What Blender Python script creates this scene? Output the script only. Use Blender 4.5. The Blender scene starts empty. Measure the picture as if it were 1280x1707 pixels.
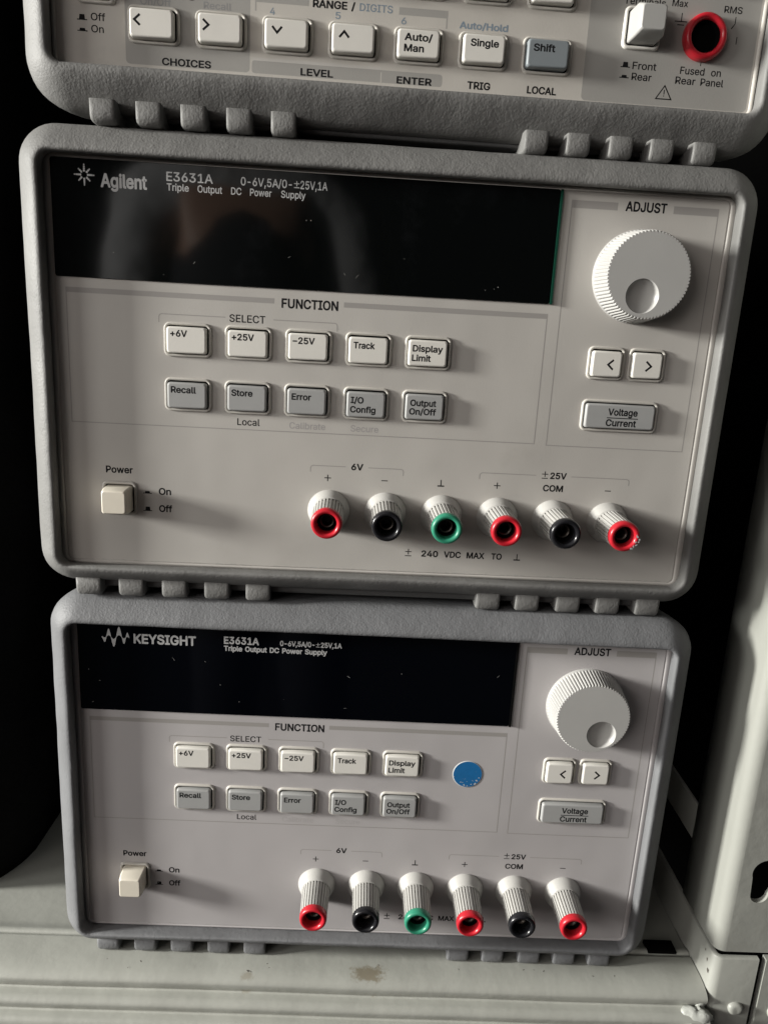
import bpy, bmesh, math, random
from mathutils import Vector, Matrix, noise

S = bpy.context.scene
COL = S.collection
R = math.radians
MM = 0.001
random.seed(7)

# ------------------------------------------------------------------ camera
cam_d = bpy.data.cameras.new("camera")
cam = bpy.data.objects.new("camera", cam_d)
COL.objects.link(cam)
S.camera = cam
cam_d.sensor_fit = 'VERTICAL'
cam_d.sensor_height = 36.0
cam_d.lens = 1246.095 / 1707.0 * 36.0
cam_d.clip_start = 0.01
cam_d.clip_end = 50.0
YAW, PITCH, ROLL = -0.0485946, -0.2451648, -0.0559473
def rot(a, b, c):
    return Matrix.Rotation(a, 3, 'Z') @ Matrix.Rotation(b, 3, 'X') @ Matrix.Rotation(c, 3, 'Y')
RC = rot(YAW, PITCH, ROLL)
m = Matrix((( RC[0][0], RC[0][2], -RC[0][1]),
            ( RC[1][0], RC[1][2], -RC[1][1]),
            ( RC[2][0], RC[2][2], -RC[2][1]))).to_4x4()
m.translation = Vector((7.5808, -246.0897, 50.8253)) * MM
cam.matrix_world = m

# ------------------------------------------------------------------ world + lamps
W = bpy.data.worlds.new("World")
S.world = W
W.use_nodes = True
W.node_tree.nodes["Background"].inputs[0].default_value = (0.95, 0.97, 1.0, 1)
W.node_tree.nodes["Background"].inputs[1].default_value = 0.012
S.view_settings.view_transform = 'Standard'
S.view_settings.look = 'None'
S.view_settings.exposure = 0.3
S.view_settings.gamma = 1.0

def area(name, az, el, dist, w, h, power, col, target=(20, 0, 20)):
    """az: angle off the panel plane towards the viewer, el: elevation"""
    d = Vector((-math.cos(az) * math.cos(el), -math.sin(az) * math.cos(el), math.sin(el)))
    l = bpy.data.lights.new(name, 'AREA')
    l.shape = 'RECTANGLE'; l.size = w; l.size_y = h
    l.energy = power; l.color = col
    o = bpy.data.objects.new(name, l)
    COL.objects.link(o)
    p = Vector(target) * MM + d * dist
    o.location = p
    o.rotation_euler = d.to_track_quat('Z', 'Y').to_euler()
    return o
area("window_light", R(9.5), R(10), 1.9, 0.18, 0.30, 65, (1.0, 0.985, 0.93))
area("window_light", R(25), R(11), 1.9, 0.36, 0.24, 10, (1.0, 0.985, 0.94))
# light room wall further round to the left, and a weak bounce from the ceiling
area("room_wall_bounce", R(50), R(12), 1.8, 0.7, 0.6, 5.2, (1.0, 0.93, 0.885))
area("ceiling_bounce", R(62), R(52), 1.7, 1.2, 1.2, 1.1, (1.0, 0.93, 0.88))

# ------------------------------------------------------------------ materials
def mat(name, col, rough=0.5, bump=(), var=0.0, var_scale=60, metal=0.0, spec=0.5, coat=0.0, specks=None, dirt=None):
    """bump: list of (scale per metre, strength, detail); var: colour variation; specks: (scale, size, colour)"""
    M = bpy.data.materials.new(name)
    M.use_nodes = True
    nt = M.node_tree; N = nt.nodes; L = nt.links
    b = N["Principled BSDF"]
    b.inputs["Roughness"].default_value = rough
    b.inputs["Metallic"].default_value = metal
    b.inputs["Specular IOR Level"].default_value = spec
    b.inputs["Coat Weight"].default_value = coat
    b.inputs["Base Color"].default_value = (*col, 1)
    tc = N.new("ShaderNodeTexCoord")
    src = None
    def mix(fac, a, c):
        x = N.new("ShaderNodeMix"); x.data_type = 'RGBA'
        L.new(fac, x.inputs[0])
        if a is None: x.inputs[6].default_value = (*col, 1)
        else: L.new(a, x.inputs[6])
        x.inputs[7].default_value = (*c, 1)
        return x.outputs[2]
    if var:
        n = N.new("ShaderNodeTexNoise"); n.inputs["Scale"].default_value = var_scale; n.inputs["Detail"].default_value = 5
        L.new(tc.outputs["Object"], n.inputs["Vector"])
        r = N.new("ShaderNodeMapRange"); r.inputs[1].default_value = 0.35; r.inputs[2].default_value = 0.7
        L.new(n.outputs["Fac"], r.inputs[0])
        src = mix(r.outputs[0], None, tuple(c * (1 - var) for c in col))
        rr = N.new("ShaderNodeMapRange"); rr.inputs[3].default_value = rough - 0.08; rr.inputs[4].default_value = min(1, rough + 0.1)
        L.new(n.outputs["Fac"], rr.inputs[0]); L.new(rr.outputs[0], b.inputs["Roughness"])
    if dirt:   # (scale, threshold, colour)
        n = N.new("ShaderNodeTexNoise"); n.inputs["Scale"].default_value = dirt[0]; n.inputs["Detail"].default_value = 8
        n.inputs["Roughness"].default_value = 0.7
        L.new(tc.outputs["Object"], n.inputs["Vector"])
        r = N.new("ShaderNodeMapRange"); r.inputs[1].default_value = dirt[1]; r.inputs[2].default_value = dirt[1] + (0.06 if dirt[0] > 50 else .14)
        L.new(n.outputs["Fac"], r.inputs[0])
        src = mix(r.outputs[0], src, dirt[2])
    if specks:
        v = N.new("ShaderNodeTexVoronoi"); v.inputs["Scale"].default_value = specks[0]
        L.new(tc.outputs["Object"], v.inputs["Vector"])
        lt = N.new("ShaderNodeMath"); lt.operation = 'LESS_THAN'
        # speck size varies from cell to cell
        sz = N.new("ShaderNodeMath"); sz.operation = 'POWER'
        sep = N.new("ShaderNodeSeparateColor"); L.new(v.outputs["Color"], sep.inputs[0])
        L.new(sep.outputs[0], sz.inputs[0]); sz.inputs[1].default_value = 6
        ml = N.new("ShaderNodeMath"); ml.operation = 'MULTIPLY'; L.new(sz.outputs[0], ml.inputs[0]); ml.inputs[1].default_value = specks[1]
        L.new(v.outputs["Distance"], lt.inputs[0]); L.new(ml.outputs[0], lt.inputs[1])
        src = mix(lt.outputs[0], src, specks[2])
    if src: L.new(src, b.inputs["Base Color"])
    prev = None
    for (sc, st, det) in bump:
        n = N.new("ShaderNodeTexNoise"); n.inputs["Scale"].default_value = sc; n.inputs["Detail"].default_value = det
        L.new(tc.outputs["Object"], n.inputs["Vector"])
        bp = N.new("ShaderNodeBump"); bp.inputs["Strength"].default_value = st; bp.inputs["Distance"].default_value = 0.3 / sc
        L.new(n.outputs["Fac"], bp.inputs["Height"])
        if prev: L.new(prev, bp.inputs["Normal"])
        prev = bp.outputs[0]
    if prev: L.new(prev, b.inputs["Normal"])
    return M

RUB = ((1500, 0.6, 3), (600, 0.22, 2), (70, 0.10, 2))
DUST = (0.45, 0.44, 0.42)
M = {
 'rubber_warm': mat('warm_grey_rubber', (.185, .183, .177), .6, RUB, .22, 45, dirt=(420, .70, (.33, .33, .32))),
 'rubber_cool': mat('cool_grey_rubber', (.170, .173, .180), .58, RUB, .2, 45, dirt=(420, .72, (.32, .32, .33))),
 'panel_warm': mat('warm_beige_panel', (.475, .455, .425), .5, ((1500, .10, 3), (25, .05, 2)), .07, 22, dirt=(26, .60, (.42, .40, .37))),
 'panel_cool': mat('pale_grey_panel', (.44, .42, .42), .48, ((1500, .10, 3), (25, .05, 2)), .06, 22, dirt=(26, .60, (.405, .388, .385))),
 'panel_dmm': mat('cream_grey_panel', (.50, .475, .435), .5, ((1500, .10, 3), (25, .05, 2)), .07, 22, dirt=(26, .60, (.42, .40, .37))),
 'zone': mat('grey_printed_zone', (.33, .32, .30), .5, ((1500, .10, 3),), .06, 30),
 'zone_light': mat('pale_printed_zone', (.50, .48, .45), .5, ((1500, .10, 3),), .05, 30),
 'line': mat('grey_print_line', (.31, .295, .28), .5),
 'dust': mat('pale_dust', (.40, .395, .37), .9),
 'scuff': mat('faint_scuff', (.40, .385, .36), .7),
 'ink': mat('black_ink', (.009, .009, .010), .75, spec=.15),
 'ink_faint': mat('faded_grey_ink', (.335, .32, .315), .5),
 'ink_worn': mat('worn_away_ink', (.395, .378, .375), .5),
 'ink_grey': mat('grey_ink', (.24, .24, .24), .5),
 'ink_blue': mat('blue_grey_ink', (.20, .25, .30), .5),
 'white_print': mat('silver_print', (.42, .42, .42), .5),
 'glass_a': mat('smoked_window', (.002, .0025, .0025), .06, ((40, .012, 1),), dirt=(28, .56, (.0050, .0055, .006))),
 'glass_b': mat('smoked_window_blue', (.001, .0014, .0026), .06, ((40, .012, 1),)),
 'edge_green': mat('green_acrylic_edge', (.008, .05, .032), .15),
 'cap_white': mat('white_button', (.72, .70, .65), .42, ((2200, .08, 2),), .05, 150),
 'cap_grey': mat('grey_button', (.355, .357, .352), .42, ((2200, .08, 2),), .05, 150),
 'cap_shift': mat('blue_grey_button', (.22, .245, .26), .42, ((2200, .08, 2),), .05, 150),
 'cap_cream': mat('cream_button', (.72, .67, .57), .4, ((1800, .06, 2),), .06, 120),
 'rim': mat('button_rim_plastic', (.50, .48, .44), .42, ((1500, .08, 2),)),
 'gap': mat('dark_gap', (.003, .003, .003), .9, spec=.05),
 'knob': mat('pale_knob_plastic', (.43, .425, .41), .36, ((1800, .1, 2),), .05, 90),
 'post': mat('pale_post_plastic', (.47, .462, .44), .40, ((1500, .1, 2),), .08, 120),
 'red': mat('red_plastic', (.52, .018, .03), .3, ((900, .08, 2),), .15, 200),
 'black': mat('black_plastic', (.012, .012, .014), .25, ((900, .08, 2),)),
 'green': mat('green_plastic', (.035, .26, .16), .32, ((900, .08, 2),), .15, 200),
 'socket': mat('socket_black', (.006, .006, .006), .45),
 'brass': mat('socket_metal', (.10, .09, .08), .4, metal=.8),
 'chassis': mat('dark_chassis_metal', (.07, .07, .07), .5, ((600, .1, 2),)),
 'blue': mat('blue_sticker', (.012, .14, .36), .45, ((800, .1, 2),), .1, 200, dirt=(520, .64, (.45, .5, .55))),
 'paper': mat('sticker_edge', (.5, .52, .53), .6),
 'bag': mat('black_mesh_fabric', (.0045, .0045, .0045), .95, ((500, .8, 2), (18, .5, 3)), .4, 30, spec=.05),
 'wall': mat('dark_wall', (.0025, .0025, .0025), .95, ((40, .2, 3),), spec=.05),
 'chip': mat('chipped_bare_metal', (.08, .07, .06), .5),
}
for g in ('glass_a', 'glass_b'):
    M[g].node_tree.nodes["Principled BSDF"].inputs["Specular IOR Level"].default_value = 0.45

def rack_paint(name, col, stain=None):
    X = mat(name, col, .42, ((300, .10, 3), (30, .10, 2)), .05, 18, dirt=(120, .68, (.33, .33, .29)))
    if stain:
        nt = X.node_tree; N = nt.nodes; L = nt.links
        b = N["Principled BSDF"]
        old = b.inputs["Base Color"].links[0].from_socket
        tc = N.new("ShaderNodeTexCoord"); sx = N.new("ShaderNodeSeparateXYZ"); L.new(tc.outputs["Object"], sx.inputs[0])
        n = N.new("ShaderNodeTexNoise"); n.inputs["Scale"].default_value = 420; n.inputs["Detail"].default_value = 8; n.inputs["Roughness"].default_value = .72
        L.new(tc.outputs["Object"], n.inputs["Vector"])
        def M2(op, a, bb):
            q = N.new("ShaderNodeMath"); q.operation = op
            for i, v in enumerate((a, bb)):
                if hasattr(v, 'links') or hasattr(v, 'node'): L.new(v, q.inputs[i])
                else: q.inputs[i].default_value = v
            return q.outputs[0]
        acc = None
        for (cx, cy, hx, hy, wgt) in stain:
            dx = M2('DIVIDE', M2('ABSOLUTE', M2('SUBTRACT', sx.outputs[0], cx * MM), 0), hx * MM)
            dy = M2('DIVIDE', M2('ABSOLUTE', M2('SUBTRACT', sx.outputs[1], cy * MM), 0), hy * MM)
            d = M2('POWER', M2('ADD', M2('POWER', dx, 3.0), M2('POWER', dy, 3.0)), .333)
            d = M2('ADD', d, M2('MULTIPLY', M2('SUBTRACT', n.outputs["Fac"], .5), 2.6))
            mr = N.new("ShaderNodeMapRange"); L.new(d, mr.inputs[0]); mr.inputs[1].default_value = 1.15; mr.inputs[2].default_value = .6
            mr.inputs[4].default_value = wgt
            acc = mr.outputs[0] if acc is None else M2('MAXIMUM', acc, mr.outputs[0])
        x = N.new("ShaderNodeMix"); x.data_type = 'RGBA'
        L.new(acc, x.inputs[0]); L.new(old, x.inputs[6]); x.inputs[7].default_value = (.20, .175, .125, 1)
        L.new(x.outputs[2], b.inputs["Base Color"])
    return X
M['rack'] = rack_paint('grey_green_rack_paint', (.33, .335, .305))
M['rack_stained'] = rack_paint('stained_rack_paint', (.37, .375, .34), stain=((22.5, -7, 6.2, 3.2, .9), (-24, -9.5, 2.2, 1.6, .5), (22, -20, 5, 1.2, .35)))
M['rack_white'] = mat('white_touch_up_paint', (.43, .44, .41), .4, ((200, .4, 4), (600, .3, 3)), .1, 80, specks=(160, .22, (.06, .055, .045)))

# ------------------------------------------------------------------ mesh helpers (units: millimetres, x right, y away, z up)
class MB:
    def __init__(self): self.bm = bmesh.new(); self.mats = []
    def slot(self, m):
        if m not in self.mats: self.mats.append(m)
        return self.mats.index(m)
    def face(self, vs, mi, smooth=False):
        try:
            f = self.bm.faces.new(vs)
        except ValueError:
            return None
        f.material_index = mi; f.smooth = smooth
        return f
    def loft(self, loops, m, cap0=False, cap1=False, smooth=True, closed=True):
        mi = self.slot(m)
        rows = [[self.bm.verts.new(p) for p in lp] for lp in loops]
        n = len(rows[0])
        for a, b in zip(rows, rows[1:]):
            for i in range(n if closed else n - 1):
                j = (i + 1) % n
                self.face((a[i], a[j], b[j], b[i]), mi, smooth)
        if cap0: self.face(rows[0][::-1], mi)
        if cap1: self.face(rows[-1], mi)
        return rows
    def poly(self, pts, m, y=0.0):
        mi = self.slot(m)
        return self.face([self.bm.verts.new((p[0], y, p[1])) for p in pts], mi)
    def rect(self, x0, z0, x1, z1, m, y=-.010):
        return self.poly(((x0, z0), (x1, z0), (x1, z1), (x0, z1)), m, y)
    def holed(self, outer, holes, m, y=0.0):
        """flat sheet with holes (lists of (x, z))"""
        mi = self.slot(m)
        es = []
        for lp in [outer] + list(holes):
            vs = [self.bm.verts.new((p[0], y, p[1])) for p in lp]
            es += [self.bm.edges.new((vs[i], vs[(i + 1) % len(vs)])) for i in range(len(vs))]
        r = bmesh.ops.triangle_fill(self.bm, use_beauty=True, use_dissolve=False, edges=es)
        for f in r['geom']:
            if isinstance(f, bmesh.types.BMFace): f.material_index = mi
    def box(self, x0, x1, y0, y1, z0, z1, m, bevel=0):
        lp = rrect((x0 + x1) / 2, (z0 + z1) / 2, (x1 - x0) / 2, (z1 - z0) / 2, max(bevel, .01), 3)
        b = bevel
        L = []
        for (d, y) in ((b, y1), (0, y1 - b), (0, y0 + b), (b * .3, y0 + b * .3), (b, y0)) if b else ((0, y1), (0, y0)):
            L.append([(p[0], y, p[1]) for p in rrect((x0 + x1) / 2, (z0 + z1) / 2, (x1 - x0) / 2 - d, (z1 - z0) / 2 - d, max(bevel - d, .01), 3)])
        self.loft(L, m, True, True, smooth=bool(b))
    def build(self, name, parent=None, loc=None):
        bmesh.ops.recalc_face_normals(self.bm, faces=self.bm.faces)
        for v in self.bm.verts: v.co *= MM
        me = bpy.data.meshes.new(name)
        self.bm.to_mesh(me); self.bm.free()
        for k in self.mats: me.materials.append(M[k])
        o = bpy.data.objects.new(name, me)
        COL.objects.link(o)
        if parent: o.parent = parent
        if loc: o.location = Vector(loc) * MM
        return o

def rrect(cx, cz, hx, hz, r, n=6, sub=0):
    """rounded rectangle loop, counter-clockwise, optional extra points along the straight sides"""
    r = max(min(r, hx, hz), .001)
    pts = []
    corners = ((hx - r, hz - r, 0), (-hx + r, hz - r, 90), (-hx + r, -hz + r, 180), (hx - r, -hz + r, 270))
    for k, (ox, oz, a0) in enumerate(corners):
        for i in range(n + 1):
            a = R(a0 + 90 * i / n)
            pts.append((cx + ox + r * math.cos(a), cz + oz + r * math.sin(a)))
        if sub:
            nx = corners[(k + 1) % 4]; a = R(nx[2])
            q = (cx + nx[0] + r * math.cos(a), cz + nx[1] + r * math.sin(a)); p = pts[-1]
            for i in range(1, sub):
                t = i / sub
                pts.append((p[0] + (q[0] - p[0]) * t, p[1] + (q[1] - p[1]) * t))
    return pts
def ring(cx, cz, r, n=48, a0=0): return [(cx + r * math.cos(a0 + 2 * math.pi * i / n), cz + r * math.sin(a0 + 2 * math.pi * i / n)) for i in range(n)]
def lift(lp, y): return [(p[0], y, p[1]) for p in lp]

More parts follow.
